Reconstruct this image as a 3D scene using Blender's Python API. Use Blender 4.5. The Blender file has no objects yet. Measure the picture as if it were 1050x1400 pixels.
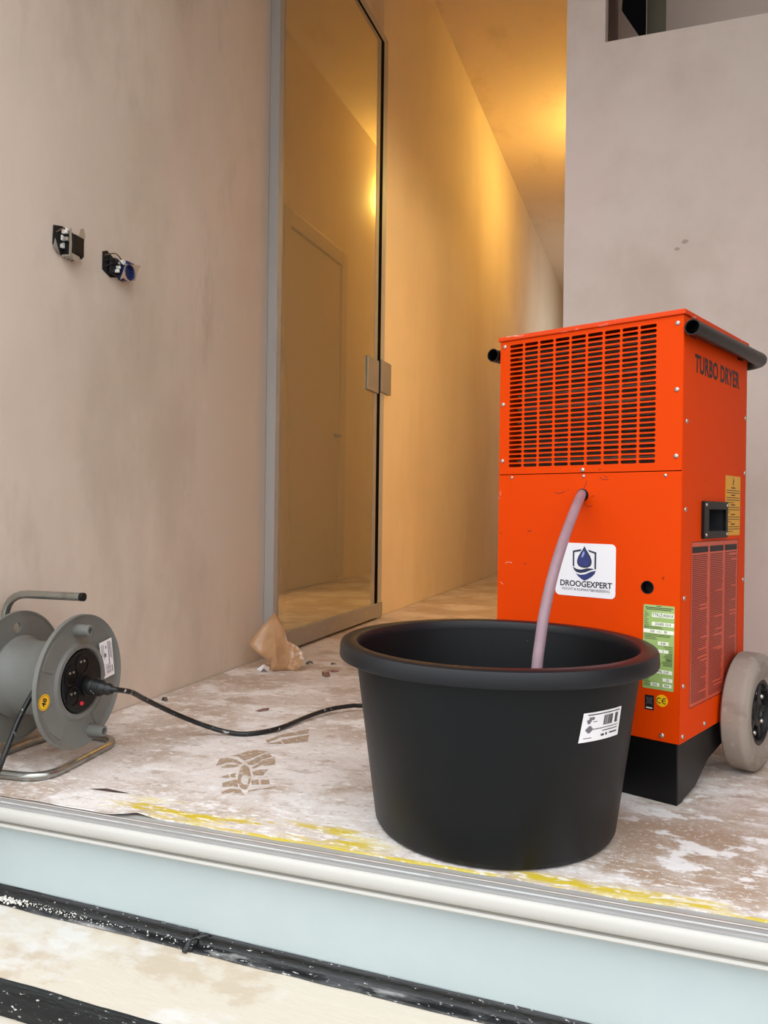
import bpy, bmesh, math, random
from mathutils import Matrix, Vector, noise
random.seed(4)
S = bpy.context.scene
COL = S.collection
PI = math.pi
R = math.radians

# ------------------------------------------------------------------ camera
cam_data = bpy.data.cameras.new('camera'); cam = bpy.data.objects.new('camera', cam_data); COL.objects.link(cam)
CR = Vector((0.9428856, 0.3328652, 0.0129447)); CU = Vector((-0.0128583, -0.0024625, 0.9999143)); CF = Vector((-0.3328685, 0.9429710, -0.0019582))
m = Matrix.Identity(4)
for i in range(3):
    m[i][0] = CR[i]; m[i][1] = CU[i]; m[i][2] = -CF[i]
m.translation = (0, 0, .52)
cam.matrix_world = m
cam_data.sensor_fit = 'VERTICAL'; cam_data.sensor_height = 36; cam_data.sensor_width = 27
cam_data.lens = 1069.38 / 1400 * 36; cam_data.clip_start = .02
S.camera = cam

# ------------------------------------------------------------------ light and exposure
W = bpy.data.worlds.new('overcast_sky'); S.world = W; W.use_nodes = True
bg = W.node_tree.nodes['Background']; bg.inputs[0].default_value = (.94, .97, 1, 1)
# overcast sky: brightness (1 + 2 sin h) / 3 above the horizon
_n = W.node_tree.nodes; _l = W.node_tree.links
_tc = _n.new('ShaderNodeTexCoord'); _sx = _n.new('ShaderNodeSeparateXYZ'); _mr = _n.new('ShaderNodeMapRange')
_mr.inputs['To Min'].default_value = .45; _mr.inputs['To Max'].default_value = 1.3
_l.new(_tc.outputs['Generated'], _sx.inputs[0]); _l.new(_sx.outputs[2], _mr.inputs['Value']); _l.new(_mr.outputs[0], bg.inputs[1])
S.view_settings.view_transform = 'Standard'; S.view_settings.look = 'None'; S.view_settings.gamma = 1
S.view_settings.use_curve_mapping = False
S.view_settings.exposure = 1.55
S.cycles.use_denoising = True
S.cycles.max_bounces = 8; S.cycles.diffuse_bounces = 6; S.cycles.sample_clamp_indirect = 6
FILL_GLOBE = 15.0            # emission of the unseen globe added to fill the lower corridor
BULB = 165.0            # emission of the warm bulb in the corridor

def portal(name, loc, rot, sx, sy):
    l = bpy.data.lights.new(name, 'AREA'); l.shape = 'RECTANGLE'; l.size = sx; l.size_y = sy; l.cycles.is_portal = True
    o = bpy.data.objects.new(name, l); COL.objects.link(o); o.location = loc; o.rotation_euler = rot
portal('entrance_portal', (-.05, .845, 1.0), (R(90), 0, 0), 2.5, 3.5)
portal('side_portal', (-.22, 9.2, 1.7), (R(90), 0, R(90)), 2.0, 2.8)

# ------------------------------------------------------------------ materials
def lin(v):
    v /= 255.0
    return v / 12.92 if v <= .04045 else ((v + .055) / 1.055) ** 2.4
def C(c): return (lin(c[0]), lin(c[1]), lin(c[2]), 1)

def mat(name, c, rough=.5, metal=0, layers=(), bump=None, spec=None, emit=None, trans=0, ior=None, alpha=None):
    """layers: (colour, noise scale, stretch, lo, hi, [box limits (axis, lo, hi, soft)], strength)"""
    M = bpy.data.materials.new(name); M.use_nodes = True
    nt = M.node_tree; N = nt.nodes; L = nt.links; p = N['Principled BSDF']
    p.inputs['Roughness'].default_value = rough; p.inputs['Metallic'].default_value = metal
    if spec is not None: p.inputs['Specular IOR Level'].default_value = spec
    if trans: p.inputs['Transmission Weight'].default_value = trans
    if ior: p.inputs['IOR'].default_value = ior
    if emit: p.inputs['Emission Color'].default_value = (*emit[0], 1); p.inputs['Emission Strength'].default_value = emit[1]
    tc = N.new('ShaderNodeTexCoord'); cur = None
    p.inputs['Base Color'].default_value = C(c)
    def nz(scale, stretch, detail, seed):
        mp = N.new('ShaderNodeMapping'); mp.inputs['Scale'].default_value = stretch; mp.inputs['Location'].default_value = (seed * 3.1, seed * 1.7, seed * 2.3)
        t = N.new('ShaderNodeTexNoise'); t.inputs['Scale'].default_value = scale; t.inputs['Detail'].default_value = detail; t.inputs['Roughness'].default_value = .62
        L.new(tc.outputs['Object'], mp.inputs['Vector']); L.new(mp.outputs[0], t.inputs['Vector']); return t.outputs['Fac']
    for k, ly in enumerate(layers):
        col, sc, st, lo, hi = ly[:5]; box = ly[5] if len(ly) > 5 else []; stg = ly[6] if len(ly) > 6 else 1
        mr = N.new('ShaderNodeMapRange'); mr.interpolation_type = 'SMOOTHSTEP'
        mr.inputs['From Min'].default_value = lo; mr.inputs['From Max'].default_value = hi; mr.inputs['To Max'].default_value = stg
        L.new(nz(sc, st, 8, k + 1), mr.inputs['Value']); f = mr.outputs[0]
        for ax, a, b, soft in box:
            sx = N.new('ShaderNodeSeparateXYZ'); L.new(tc.outputs['Object'], sx.inputs[0])
            for lim, sg in ((a, 1), (b, -1)):
                if lim is None: continue
                r2 = N.new('ShaderNodeMapRange'); r2.interpolation_type = 'SMOOTHSTEP'
                r2.inputs['From Min'].default_value = lim - soft; r2.inputs['From Max'].default_value = lim + soft
                r2.inputs['To Min'].default_value = 0 if sg > 0 else 1; r2.inputs['To Max'].default_value = 1 if sg > 0 else 0
                L.new(sx.outputs[ax], r2.inputs['Value'])
                mu = N.new('ShaderNodeMath'); mu.operation = 'MULTIPLY'; L.new(f, mu.inputs[0]); L.new(r2.outputs[0], mu.inputs[1]); f = mu.outputs[0]
        mx = N.new('ShaderNodeMix'); mx.data_type = 'RGBA'
        L.new(f, mx.inputs['Factor'])
        if cur is None: mx.inputs[6].default_value = C(c)
        else: L.new(cur, mx.inputs[6])
        mx.inputs[7].default_value = C(col); cur = mx.outputs[2]
    if cur is not None: L.new(cur, p.inputs['Base Color'])
    if bump:
        b = N.new('ShaderNodeBump'); b.inputs['Strength'].default_value = bump[1]; b.inputs['Distance'].default_value = bump[2]
        L.new(nz(bump[0], bump[3] if len(bump) > 3 else (1, 1, 1), 6, 9), b.inputs['Height']); L.new(b.outputs[0], p.inputs['Normal'])
    return M

PL_L = [((220, 205, 190), 1.3, (1, 1, .6), .42, .62, [], .8), ((190, 175, 158), 1.7, (1, 1.2, .6), .5, .68, [], .7), ((212, 190, 172), 2.2, (1, 1.2, .6), .5, .7, [], .55),
        ((170, 154, 137), 2.6, (1, 1.6, .55), .54, .78, [], .6), ((224, 212, 198), 6, (1, 1.3, .7), .6, .8, [], .4)]
M = {}
M['plaster_left'] = mat('bare_plaster_left', (208, 194, 178), .85, layers=PL_L, bump=(14, .12, .01))
M['plaster_back'] = mat('bare_plaster_back', (214, 199, 188), .85, layers=[((194, 176, 162), 1.5, (1, 1, .9), .45, .65, [], .7), ((218, 198, 190), 2.2, (1, 1, .7), .5, .7, [], .6), ((214, 204, 196), 30, (.4, 1, 1), .66, .74, [], .3)], bump=(10, .1, .01))
M['plaster_right'] = mat('grey_brown_plaster', (128, 114, 102), .9)
M['plaster_hall'] = mat('bare_plaster_hall', (228, 210, 184), .8, layers=[((216, 194, 166), 1.8, (1, 1, .5), .4, .7, [], .5), ((236, 220, 192), 3, (1, 1, .4), .5, .7, [], .4)], bump=(6, .12, .02))
M['spot'] = mat('grey_wall_spot', (172, 156, 146), .9)
M['ceiling'] = mat('bare_plaster_ceiling', (228, 208, 182), .8, layers=[((206, 184, 154), 3, (1, .6, 1), .5, .72, [], .6)], bump=(8, .2, .02))
M['screed'] = mat('cement_screed', (150, 135, 122), .9)
M['board'] = mat('dusty_floor_board', (186, 166, 150), .82, layers=[
    ((214, 202, 194), 3.4, (1, 1.1, 1), .38, .58, [], .9),
    ((178, 156, 138), 6, (1, 1.2, 1), .52, .66, [], .75),
    ((236, 231, 228), 7, (1, 1.3, 1), .48, .62, [(1, None, 2.5, .5)], .85),
    ((230, 224, 220), 9, (1, 1, 1), .3, .56, [(0, -.95, -.35, .12), (1, 1.16, 1.62, .1)], .85),
    ((164, 140, 122), 22, (.8, 1.3, 1), .55, .68, [], .6),
    ((244, 241, 239), 30, (.8, 1.3, 1), .54, .66, [(1, None, 2.4, .5)], .75),
    ((160, 136, 118), 80, (.8, 1.2, 1), .56, .7, [], .6),
    ((166, 138, 114), 3.4, (1.4, 1, 1), .42, .56, [(0, -.08, .16, .04), (1, 1.14, 1.42, .05)], .85),
    ((172, 146, 122), 14, (1, 1.2, 1), .5, .62, [(0, -.1, .2, .04), (1, 1.12, 1.6, .05)], .6),
    ((244, 242, 241), 12, (1, 1.3, 1), .53, .6, [(0, -.05, .3, .05), (1, 1.1, 1.6, .05)], .85),
    ((244, 242, 240), 120, (1, 1, 1), .56, .66, [(1, None, 2.2, .4)], .6),
    ((224, 206, 100), 15, (.5, 2, 1), .5, .6, [(0, -.9, -.40, .06), (1, 1.115, 1.185, .014)], .75),
    ((206, 180, 26), 9, (.6, 2.6, 1), .5, .58, [(0, -.9, -.40, .05), (1, 1.118, 1.178, .014)], .95),
    ((208, 182, 24), 9, (.4, 3, 1), .4, .5, [(0, -.19, .09, .025), (1, 1.114, 1.140, .006)], .95),
    ((216, 192, 40), 22, (.25, 1, 1), .36, .5, [(0, -.8, .3, .03), (1, None, 1.1145, .0018)], .9),
    ((246, 244, 242), 60, (.6, 1.8, 1), .53, .62, [(1, None, 1.24, .06)], .75)], bump=(60, .4, .003, (.8, 1.3, 1)))
M['print'] = mat('damp_cardboard', (168, 144, 120), .85, layers=[((184, 162, 140), 60, (1, 1, 1), .5, .7, [], .6), ((226, 220, 214), 110, (1, 1, 1), .54, .64, [], .75), ((226, 220, 214), 30, (1, 1, 1), .58, .7, [], .7)])
M['tread'] = mat('dusty_step_board', (206, 197, 181), .85, layers=[((190, 173, 150), 4, (1, 1.2, 1), .53, .6, [], .75), ((214, 211, 206), 6, (1, 1.6, 1), .5, .64, [], .9), ((208, 194, 174), 34, (.5, 2, 1), .58, .7, [], .6)], bump=(30, .3, .004, (.6, 2, 1)))
M['grey_strip'] = mat('grey_nosing_strip', (158, 157, 155), .5, layers=[((178, 177, 175), 20, (.3, 3, 1), .5, .7, [], .7)])
M['rib'] = mat('pale_strip_rib', (222, 222, 220), .5, layers=[((176, 174, 172), 30, (.4, 1, 1), .5, .65, [], .6)])
M['nosing'] = mat('cream_nosing', (192, 189, 182), .45, layers=[((178, 172, 162), 6, (.4, 2, 2), .55, .7, [], .5), ((84, 84, 70), 46, (.6, 1, 1.4), .7, .74, [(0, .02, .2, .04)], .8)])
M['riser'] = mat('pale_blue_riser', (176, 187, 188), .4, layers=[((186, 196, 195), 3, (1, 1, 1), .4, .7, [], .6), ((150, 160, 158), 120, (1, 1, 1), .76, .8, [], .6)])
M['tape'] = mat('black_tape', (14, 14, 15), .33, layers=[((96, 96, 98), 22, (.4, 1, 1), .46, .66, [(1, 1.05, 1.0775, .003)], .6), ((200, 198, 194), 14, (.5, 1.5, 1), .56, .68, [(1, 1.05, 1.078, .003)], .5), ((228, 226, 222), 170, (.5, 1, 1), .62, .68, [], .9)], bump=(26, .6, .008, (.3, 1, 1)))
M['rubble'] = mat('plaster_crumbs', (226, 222, 214), .9)
M['alu'] = mat('grey_aluminium_frame', (172, 168, 164), .45, layers=[((156, 152, 148), 5, (1, 1, .3), .4, .7, [], .5)])
M['rail'] = mat('grey_door_rail', (150, 142, 132), .45, layers=[((164, 156, 146), 12, (1, 1, 2), .5, .7, [], .5)])
M['gasket'] = mat('black_gasket', (6, 6, 7), .9, spec=.05)
M['lock'] = mat('satin_lock_case', (150, 144, 136), .4, .3)
M['white_door'] = mat('cream_door_paint', (206, 190, 164), .5)
M['glass'] = mat('mirror_glass', (206, 198, 168), .022, .7)
OR = (226, 66, 0)
M['orange'] = mat('orange_enamel', OR, .5, spec=.08, layers=[((220, 68, 0), 4, (1, 1, 1), .4, .7, [], .5), ((90, 30, 12), 38, (1, 1, .7), .715, .735, [], .75), ((240, 190, 170), 70, (.5, 1, 2), .735, .75, [], .7)])
M['orange_lid'] = mat('orange_enamel_scuffed', OR, .5, spec=.25, layers=[((240, 190, 170), 34, (.4, 1, 1.5), .6, .68, [], .8)])
M['scuff'] = mat('dark_scuff_mark', (120, 30, 6), .6)
M['chip'] = mat('pale_paint_chip', (232, 150, 120), .6)
M['dark_void'] = mat('dark_interior', (22, 15, 12), .8)
M['coil'] = mat('dusty_coil_fins', (92, 66, 54), .6, .3, layers=[((130, 108, 96), 40, (1, 1, 1), .55, .7, [], .7)])
M['base'] = mat('black_steel_base', (9, 9, 10), .38, spec=.3, layers=[((70, 66, 62), 50, (1, 1, 1), .68, .74, [], .6)])
M['black'] = mat('black_plastic', (16, 16, 18), .4, spec=.3)
M['grip'] = mat('grip_cup_plastic', (44, 44, 47), .35)
M['black_tube'] = mat('black_painted_tube', (14, 13, 13), .36, spec=.3, layers=[((110, 104, 100), 60, (1, 1, 1), .72, .76, [], .6)])
M['screw'] = mat('zinc_screw', (196, 190, 180), .3, .85)
M['tyre'] = mat('dusty_grey_tyre', (156, 142, 130), .85, layers=[((134, 120, 110), 12, (.5, 2, 2), .45, .65, [], .7), ((196, 186, 178), 30, (1, 1, 1), .55, .7, [], .5)], bump=(30, .3, .004))
M['hub'] = mat('black_wheel_hub', (26, 26, 28), .45, layers=[((110, 106, 102), 26, (1, 1, 1), .58, .7, [], .6)])
M['sticker'] = mat('white_sticker', (242, 238, 240), .3)
M['navy'] = mat('navy_print', (24, 30, 66), .35)
M['blue'] = mat('drop_blue_print', (40, 52, 130), .3, layers=[((22, 26, 70), 20, (1, 1, 1), .4, .7, [], .7)])
M['lightblue'] = mat('drop_shine_print', (150, 160, 214), .3)
M['ink'] = mat('black_ink', (26, 24, 26), .5)
M['greyink'] = mat('grey_ink', (110, 108, 114), .5)
M['redink'] = mat('dark_red_print', (96, 26, 14), .5)
M['film'] = mat('label_film', (206, 76, 50), .4, layers=[((212, 96, 72), 10, (1, 1, 1), .45, .65, [], .6)])
M['green'] = mat('green_rating_plate', (158, 186, 108), .4, layers=[((176, 196, 128), 30, (1, 1, 1), .4, .7, [], .6)])
M['cream'] = mat('white_field', (242, 244, 222), .4)
M['yellow'] = mat('yellow_sticker', (248, 190, 20), .4)
M['amber'] = mat('amber_warning_label', (226, 160, 30), .4)
M['tub'] = mat('black_tub_plastic', (16, 17, 19), .45, spec=.25, layers=[((28, 29, 31), 3, (1, 1, .5), .4, .7, [], .6), ((150, 148, 146), 130, (1, 1, 1), .74, .78, [(2, None, .1, .05)], .5), ((190, 190, 188), 55, (1, 1, .6), .735, .75, [], .6), ((112, 104, 92), 14, (1, 1, 1), .5, .7, [(2, None, .008, .006)], .6)], bump=(220, .06, .002))
M['tub_rim'] = mat('black_tub_rim_plastic', (24, 24, 27), .42, spec=.35, layers=[((90, 90, 90), 50, (1, 1, 1), .7, .76, [], .6)])
M['hose'] = mat('milky_hose', (204, 176, 184), .2, trans=.55, ior=1.25, layers=[((184, 154, 164), 20, (1, 1, .3), .4, .7, [], .6)])
M['reel'] = mat('grey_reel_plastic', (114, 114, 109), .5, layers=[((100, 99, 94), 8, (1, 1, 1), .4, .7, [], .6), ((160, 156, 150), 60, (1, 1, 1), .66, .76, [], .4)])
M['steel'] = mat('bare_steel_tube', (168, 168, 162), .26, .9, layers=[((120, 116, 106), 30, (1, 1, 1), .5, .7, [], .5)])
M['cable'] = mat('dusty_black_cable', (18, 18, 19), .4, layers=[((200, 198, 192), 60, (1, 1, 1), .61, .67, [], .8)])
M['red'] = mat('red_reset_button', (214, 40, 60), .35)
M['kraft'] = mat('brown_kraft_paper', (196, 154, 114), .28, layers=[((180, 136, 98), 14, (1, 1, 1), .42, .66, [], .7), ((238, 226, 214), 34, (1, 1, 1), .48, .6, [(0, -1.118, None, .01)], .75), ((236, 220, 206), 26, (1, 1, 1), .6, .72, [(2, None, .06, .03)], .8)])
M['leaf'] = mat('dry_brown_leaf', (132, 92, 74), .8)
M['splinter'] = mat('dark_splinter', (60, 42, 34), .8)
M['pinkflake'] = mat('reddish_flake', (150, 96, 84), .8)
M['greyflake'] = mat('grey_flake', (96, 88, 80), .8)
M['whitebit'] = mat('white_crumpled_bit', (226, 222, 226), .6, layers=[((40, 38, 44), 60, (1, 1, 1), .6, .66, [], .9)])
M['boxgrey'] = mat('socket_metal', (176, 168, 158), .4, .5)
M['copper'] = mat('brown_wire', (92, 62, 40), .5)
M['darkblue'] = mat('navy_socket_core', (28, 40, 86), .4)
M['white'] = mat('white_plastic', (232, 228, 220), .45)
M['profile'] = mat('olive_metal_profile', (88, 84, 68), .5, .3)
M['sheet'] = mat('black_membrane', (5, 5, 6), .9, spec=.1)
M['bulb'] = mat('warm_bulb', (255, 200, 120), .3, emit=((1, .7, .19), BULB))
M['globe'] = mat('warm_fill_globe', (255, 230, 190), .6, emit=((1, .78, .38), FILL_GLOBE))
M['street'] = mat('street_stone', (150, 148, 144), .9)

# ------------------------------------------------------------------ mesh helpers
class MB:
    def __init__(s): s.v = []; s.f = []; s.mi = []; s.cur = 0
    def add(s, vs, fs):
        o = len(s.v); s.v += [tuple(p) for p in vs]
        for f in fs: s.f.append([i + o for i in f]); s.mi.append(s.cur)
        return s
    def box(s, x0, x1, y0, y1, z0, z1, mx=None):
        vs = [Vector((x, y, z)) for z in (z0, z1) for y in (y0, y1) for x in (x0, x1)]
        if mx: vs = [mx @ p for p in vs]
        return s.add(vs, [(0, 2, 3, 1), (4, 5, 7, 6), (0, 1, 5, 4), (2, 6, 7, 3), (0, 4, 6, 2), (1, 3, 7, 5)])
    def tube(s, pts, r, n=12, cap=True, inner=None):
        pts = [Vector(p) for p in pts]; rs = r if isinstance(r, (list, tuple)) else [r] * len(pts)
        t0 = (pts[1] - pts[0]).normalized(); ref = Vector((0, 0, 1)) if abs(t0.z) < .9 else Vector((1, 0, 0))
        u = t0.cross(ref).normalized(); rings = []
        for i, p in enumerate(pts):
            t = (pts[min(i + 1, len(pts) - 1)] - pts[max(i - 1, 0)]).normalized()
            u = (u - t * u.dot(t)).normalized(); w = t.cross(u)
            rings.append([p + (u * math.cos(a) + w * math.sin(a)) * rs[i] for a in [2 * PI * k / n for k in range(n)]])
        vs = [q for g in rings for q in g]; fs = []
        for i in range(len(pts) - 1):
            for k in range(n):
                a, b = i * n + k, i * n + (k + 1) % n; fs.append((a, b, b + n, a + n))
        if inner:
            o = len(vs); tt = (pts[1] - pts[0]).normalized(); te = (pts[-1] - pts[-2]).normalized()
            for g, c, d in ((rings[0], pts[0], tt), (rings[-1], pts[-1], -te)):
                b0 = len(vs); q0 = (0 if c is pts[0] else (len(pts) - 1) * n)
                vs += [c + (q - c) * inner for q in g]; vs += [c + (q - c) * inner + d * .04 for q in g]; vs.append(c + d * .04)
                for k in range(n):
                    k2 = (k + 1) % n
                    fs += [(q0 + k2, q0 + k, b0 + k, b0 + k2), (b0 + k2, b0 + k, b0 + n + k, b0 + n + k2), (b0 + n + k2, b0 + n + k, b0 + 2 * n)]
        elif cap:
            fs.append(tuple(range(n))[::-1]); fs.append(tuple(range(len(vs) - n, len(vs))))
        return s.add(vs, fs)
    def lathe(s, prof, n=32, mx=None, close=False):
        """prof: (radius, height) about local Z"""
        vs = []; fs = []; mx = mx or Matrix.Identity(4)
        for r, z in prof:
            for k in range(n): a = 2 * PI * k / n; vs.append(mx @ Vector((r * math.cos(a), r * math.sin(a), z)))
        P = len(prof)
        for i in range(P - 1 + (1 if close else 0)):
            j = (i + 1) % P
            for k in range(n): k2 = (k + 1) % n; fs.append((i * n + k, i * n + k2, j * n + k2, j * n + k))
        if not close:
            if prof[0][0] > 1e-6: fs.append(tuple(range(n))[::-1])
            if prof[-1][0] > 1e-6: fs.append(tuple((P - 1) * n + k for k in range(n)))
        return s.add(vs, fs)
    def extrude(s, prof, a, b, axis=0):
        """closed profile; axis 0: prof=(y,z) along x"""
        def P(t, p): return (t, p[0], p[1]) if axis == 0 else ((p[0], t, p[1]) if axis == 1 else (p[0], p[1], t))
        n = len(prof); vs = [P(a, p) for p in prof] + [P(b, p) for p in prof]
        fs = [(k, (k + 1) % n, (k + 1) % n + n, k + n) for k in range(n)] + [tuple(range(n))[::-1], tuple(range(n, 2 * n))]
        return s.add(vs, fs)
    def mesh(s, name, mats, smooth=None):
        me = bpy.data.meshes.new(name); me.from_pydata(s.v, [], s.f)
        for mm in (mats if isinstance(mats, list) else [mats]): me.materials.append(mm)
        for p, i in zip(me.polygons, s.mi): p.material_index = i
        bm = bmesh.new(); bm.from_mesh(me); bmesh.ops.remove_doubles(bm, verts=bm.verts, dist=1e-6); bmesh.ops.recalc_face_normals(bm, faces=bm.faces); bm.to_mesh(me); bm.free()
        if smooth is not None: me.shade_smooth(); me.set_sharp_from_angle(angle=R(smooth))
        return me
    def obj(s, name, mats, parent=None, smooth=None, bevel=None, **props):
        return link(name, s.mesh(name, mats, smooth), parent, bevel, **props)
def link(name, me, parent=None, bevel=None, **props):
    o = bpy.data.objects.new(name, me); COL.objects.link(o)
    if parent: o.parent = parent
    if bevel:
        b = o.modifiers.new('bevel', 'BEVEL'); b.width = bevel; b.segments = 2; b.limit_method = 'ANGLE'; b.angle_limit = R(35)
    for k, v in props.items(): o[k] = v
    return o
def empty(name, loc=(0, 0, 0), rz=0, **props):
    o = bpy.data.objects.new(name, None); COL.objects.link(o); o.location = loc; o.rotation_euler = (0, 0, rz); o.empty_display_size = .05
    for k, v in props.items(): o[k] = v
    return o
def box(name, x0, x1, y0, y1, z0, z1, mt, parent=None, bevel=None, **props):
    return MB().box(x0, x1, y0, y1, z0, z1).obj(name, mt, parent, None, bevel, **props)
def circle(cx, cy, r, n=20): return [(cx + r * math.cos(2 * PI * k / n), cy + r * math.sin(2 * PI * k / n)) for k in range(n)]
def rrect(x0, x1, y0, y1, r, n=5):
    out = []
    for cx, cy, a0 in ((x1 - r, y1 - r, 0), (x0 + r, y1 - r, 90), (x0 + r, y0 + r, 180), (x1 - r, y0 + r, 270)):
        out += [(cx + r * math.cos(R(a0 + 90 * k / n)), cy + r * math.sin(R(a0 + 90 * k / n))) for k in range(n + 1)]
    return out
def c2mesh(cu, mx, mt):
    o = bpy.data.objects.new('tmp', cu); COL.objects.link(o)
    me = bpy.data.meshes.new_from_object(o.evaluated_get(bpy.context.evaluated_depsgraph_get()))
    bpy.data.objects.remove(o); bpy.data.curves.remove(cu)
    me.transform(mx); me.materials.clear(); me.materials.append(mt); return me
def flat(name, loops, t, mx, mt, parent=None, smooth=None, **props):
    """filled outline (first loop) with holes (other loops), thickness t, centred on z=0, placed by mx"""
    cu = bpy.data.curves.new(name, 'CURVE'); cu.dimensions = '2D'; cu.fill_mode = 'BOTH'; cu.extrude = t / 2
    for lp in loops:
        sp = cu.splines.new('POLY'); sp.points.add(len(lp) - 1); sp.use_cyclic_u = True
        for q, p in zip(sp.points, lp): q.co = (p[0], p[1], 0, 1)
    me = c2mesh(cu, mx, mt); me.name = name
    return link(name, me, parent, None, **props)
def text(name, body, size, mx, mt, parent, xs=1.0, bold=0.0, align='CENTER', sp=1.0, **props):
    cu = bpy.data.curves.new(name, 'FONT'); cu.body = body; cu.size = size; cu.align_x = align; cu.align_y = 'CENTER'; cu.extrude = .00012; cu.offset = bold; cu.resolution_u = 3; cu.space_character = sp
    me = c2mesh(cu, mx @ Matrix.Diagonal((xs, 1, 1, 1)), mt); me.name = name
    return link(name, me, parent, None, **props)
def T(x, y, z): return Matrix.Translation((x, y, z))
FRONT = Matrix.Rotation(R(90), 4, 'X')                                      # text plane x,z facing -y
SIDE = Matrix.Rotation(R(90), 4, 'Z') @ FRONT                               # text runs along +y, faces +x
def bez(p, n=10):
    """Catmull-Rom through points"""
    p = [Vector(q) for q in p]; q = [2 * p[0] - p[1]] + p + [2 * p[-1] - p[-2]]; out = []
    for i in range(1, len(q) - 2):
        for k in range(n):
            t = k / n; a, b, c, d = q[i - 1:i + 3]
            out.append(.5 * ((2 * b) + (c - a) * t + (2 * a - 5 * b + 4 * c - d) * t * t + (3 * b - a - 3 * c + d) * t ** 3))
    out.append(p[-1]); return out
ST = dict(kind='structure')

# ------------------------------------------------------------------ the room
XL = -1.299; YB = 2.4; ZC = 3.54; YE = 11.4
box('floor', -1.6, 1.6, 1.092, YE, -.3, -.0025, M['screed'], **ST)
box('wall_left', XL - .25, XL, 1.0, YE, -.7, ZC, M['plaster_left'], **ST)
# warm corridor plaster skin beyond the glazed door
box('wall_corridor_left', XL - .002, XL + .002, 3.58, YE, 0.001, ZC, M['plaster_hall'], **ST)
OX = -.1715; OZ = 1.916
wb = MB().box(-.283, 1.6, YB, YB + .12, 0, OZ).box(-.283, OX, YB, YB + .12, OZ, ZC).box(OX, 1.6, YB, YB + .12, 2.75, ZC)
wb.obj('wall_back', M['plaster_back'], **ST)
box('wall_niche', OX - .06, 1.1, YB + .45, YB + .5, OZ - .1, 2.9, M['plaster_back'], **ST)
box('ledge_niche', OX, 1.1, YB + .12, YB + .45, OZ - .1, OZ - .002, M['plaster_back'], **ST)
box('ceiling_niche', OX - .04, 1.1, YB + .12, YB + .45, 2.75, 2.8, M['plaster_back'], **ST)
box('wall_right', 1.2, 1.35, 1.0, YB, -.3, ZC, M['plaster_right'], **ST)
hr = MB().box(-.283, -.213, YB + .12, 3.25, 0, ZC).box(-.283, -.213, 4.15, 8.2, 0, ZC).box(-.283, -.213, 3.25, 4.15, 2.15, ZC).box(-.283, -.213, 10.2, YE, 0, ZC).box(-.283, -.213, 8.2, 10.2, 0, .3).box(-.283, -.213, 8.2, 10.2, 3.1, ZC)  # nearer gap is an unseen doorway added for the fill lamp
hr.obj('wall_corridor_right', M['plaster_hall'], **ST)
box('ceiling', -1.6, 1.7, .85, YE + .2, ZC, ZC + .2, M['ceiling'], **ST)
box('wall_front', -1.6, 1.7, .85, 1.0, 2.5, ZC + .2, M['plaster_back'], **ST)
MB().box(-4, -1.299, .85, 1.0, -.7, 6).box(1.2, 4, .85, 1.0, -.7, 6).box(-4, 4, .85, 1.0, 3.74, 6).obj('wall_facade', M['street'], **ST)
MB().box(-.213, 1.6, 2.92, 2.98, 0, 2.6).box(-.213, 1.6, 4.25, 4.3, 0, 2.6).box(1.5, 1.6, 2.98, 4.25, 0, 2.6).box(-.213, 1.6, 2.92, 4.3, 2.6, 2.65).box(-.283, 1.6, 2.92, 4.3, -.05, -.001).obj('wall_added_room', M['plaster_hall'], **ST)  # invented room, unseen; holds the fill lamp for the corridor
we = MB().box(-1.6, 0, YE, YE + .2, 0, ZC)
we.obj('wall_end', M['plaster_hall'], **ST)
box('street', -8, 8, -8, .86, -.75, -.7, M['street'], **ST)
for k, (x, z, r_) in enumerate(((.057, 1.302, .009), (.036, 1.283, .007))):
    flat('grey_spot', [[(x + r_ * (1 + .3 * math.sin(i * 2.1 + k)) * math.cos(i * PI / 6), z + r_ * .7 * math.sin(i * PI / 6)) for i in range(12)]], .0004, T(0, YB - .0002, 0) @ FRONT, M['spot'], bpy.data.objects['wall_back'])  # two flat spots, a little darker than the wall
# skim joint low on the facing wall: a slightly proud lower board
MB().extrude([(.02, 0), (1.049, 0), (1.049, 1.16), (.28, 1.098), (.1, 1.08), (.02, 1.05)], YB - .0025, YB + .001, 1).obj('trim_skim_coat', M['plaster_back'], **ST)

# door with mirrored glass in the left wall
XD = -1.262
d1 = empty('door_1', (0, 0, 0), label='tall glazed door in thin grey aluminium frame on left wall', **ST)
Y0, Y1, ZT = 2.43, 3.57, 2.79
box('post', XL + .001, XD, Y0, Y0 + .035, 0, ZC - .3, M['alu'], d1, .002)
f = MB().box(XL + .001, XD - .006, Y1 - .06, Y1, 0, ZT).box(XL + .001, XD - .006, Y0 + .035, Y1 - .06, ZT - .04, ZT)
f.obj('outer_frame', M['alu'], d1, None, .002)
g = MB().box(XD - .014, XD - .005, Y1 - .104, Y1 - .06, .078, ZT - .04).box(XD - .014, XD - .005, Y0 + .035, Y1 - .104, ZT - .058, ZT - .04)
g.obj('gasket', M['gasket'], d1)
st = MB().box(XD - .02, XD - .004, Y0 + .036, Y0 + .052, .012, ZT - .058).box(XD - .02, XD - .004, Y1 - .145, Y1 - .104, .078, ZT - .058).box(XD - .02, XD - .004, Y0 + .052, Y1 - .145, ZT - .078, ZT - .058)
st.obj('leaf_frame', M['rail'], d1, None, .0015)
box('bottom_rail', XD - .022, XD + .002, Y0 + .036, Y1 - .006, .012, .078, M['rail'], d1, .002)
box('glass_pane', XD - .014, XD - .006, Y0 + .05, Y1 - .14, .075, ZT - .07, M['glass'], d1)
box('lock_case', XD - .006, XD + .003, 3.325, 3.472, 1.07, 1.225, M['lock'], d1, .003)
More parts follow.
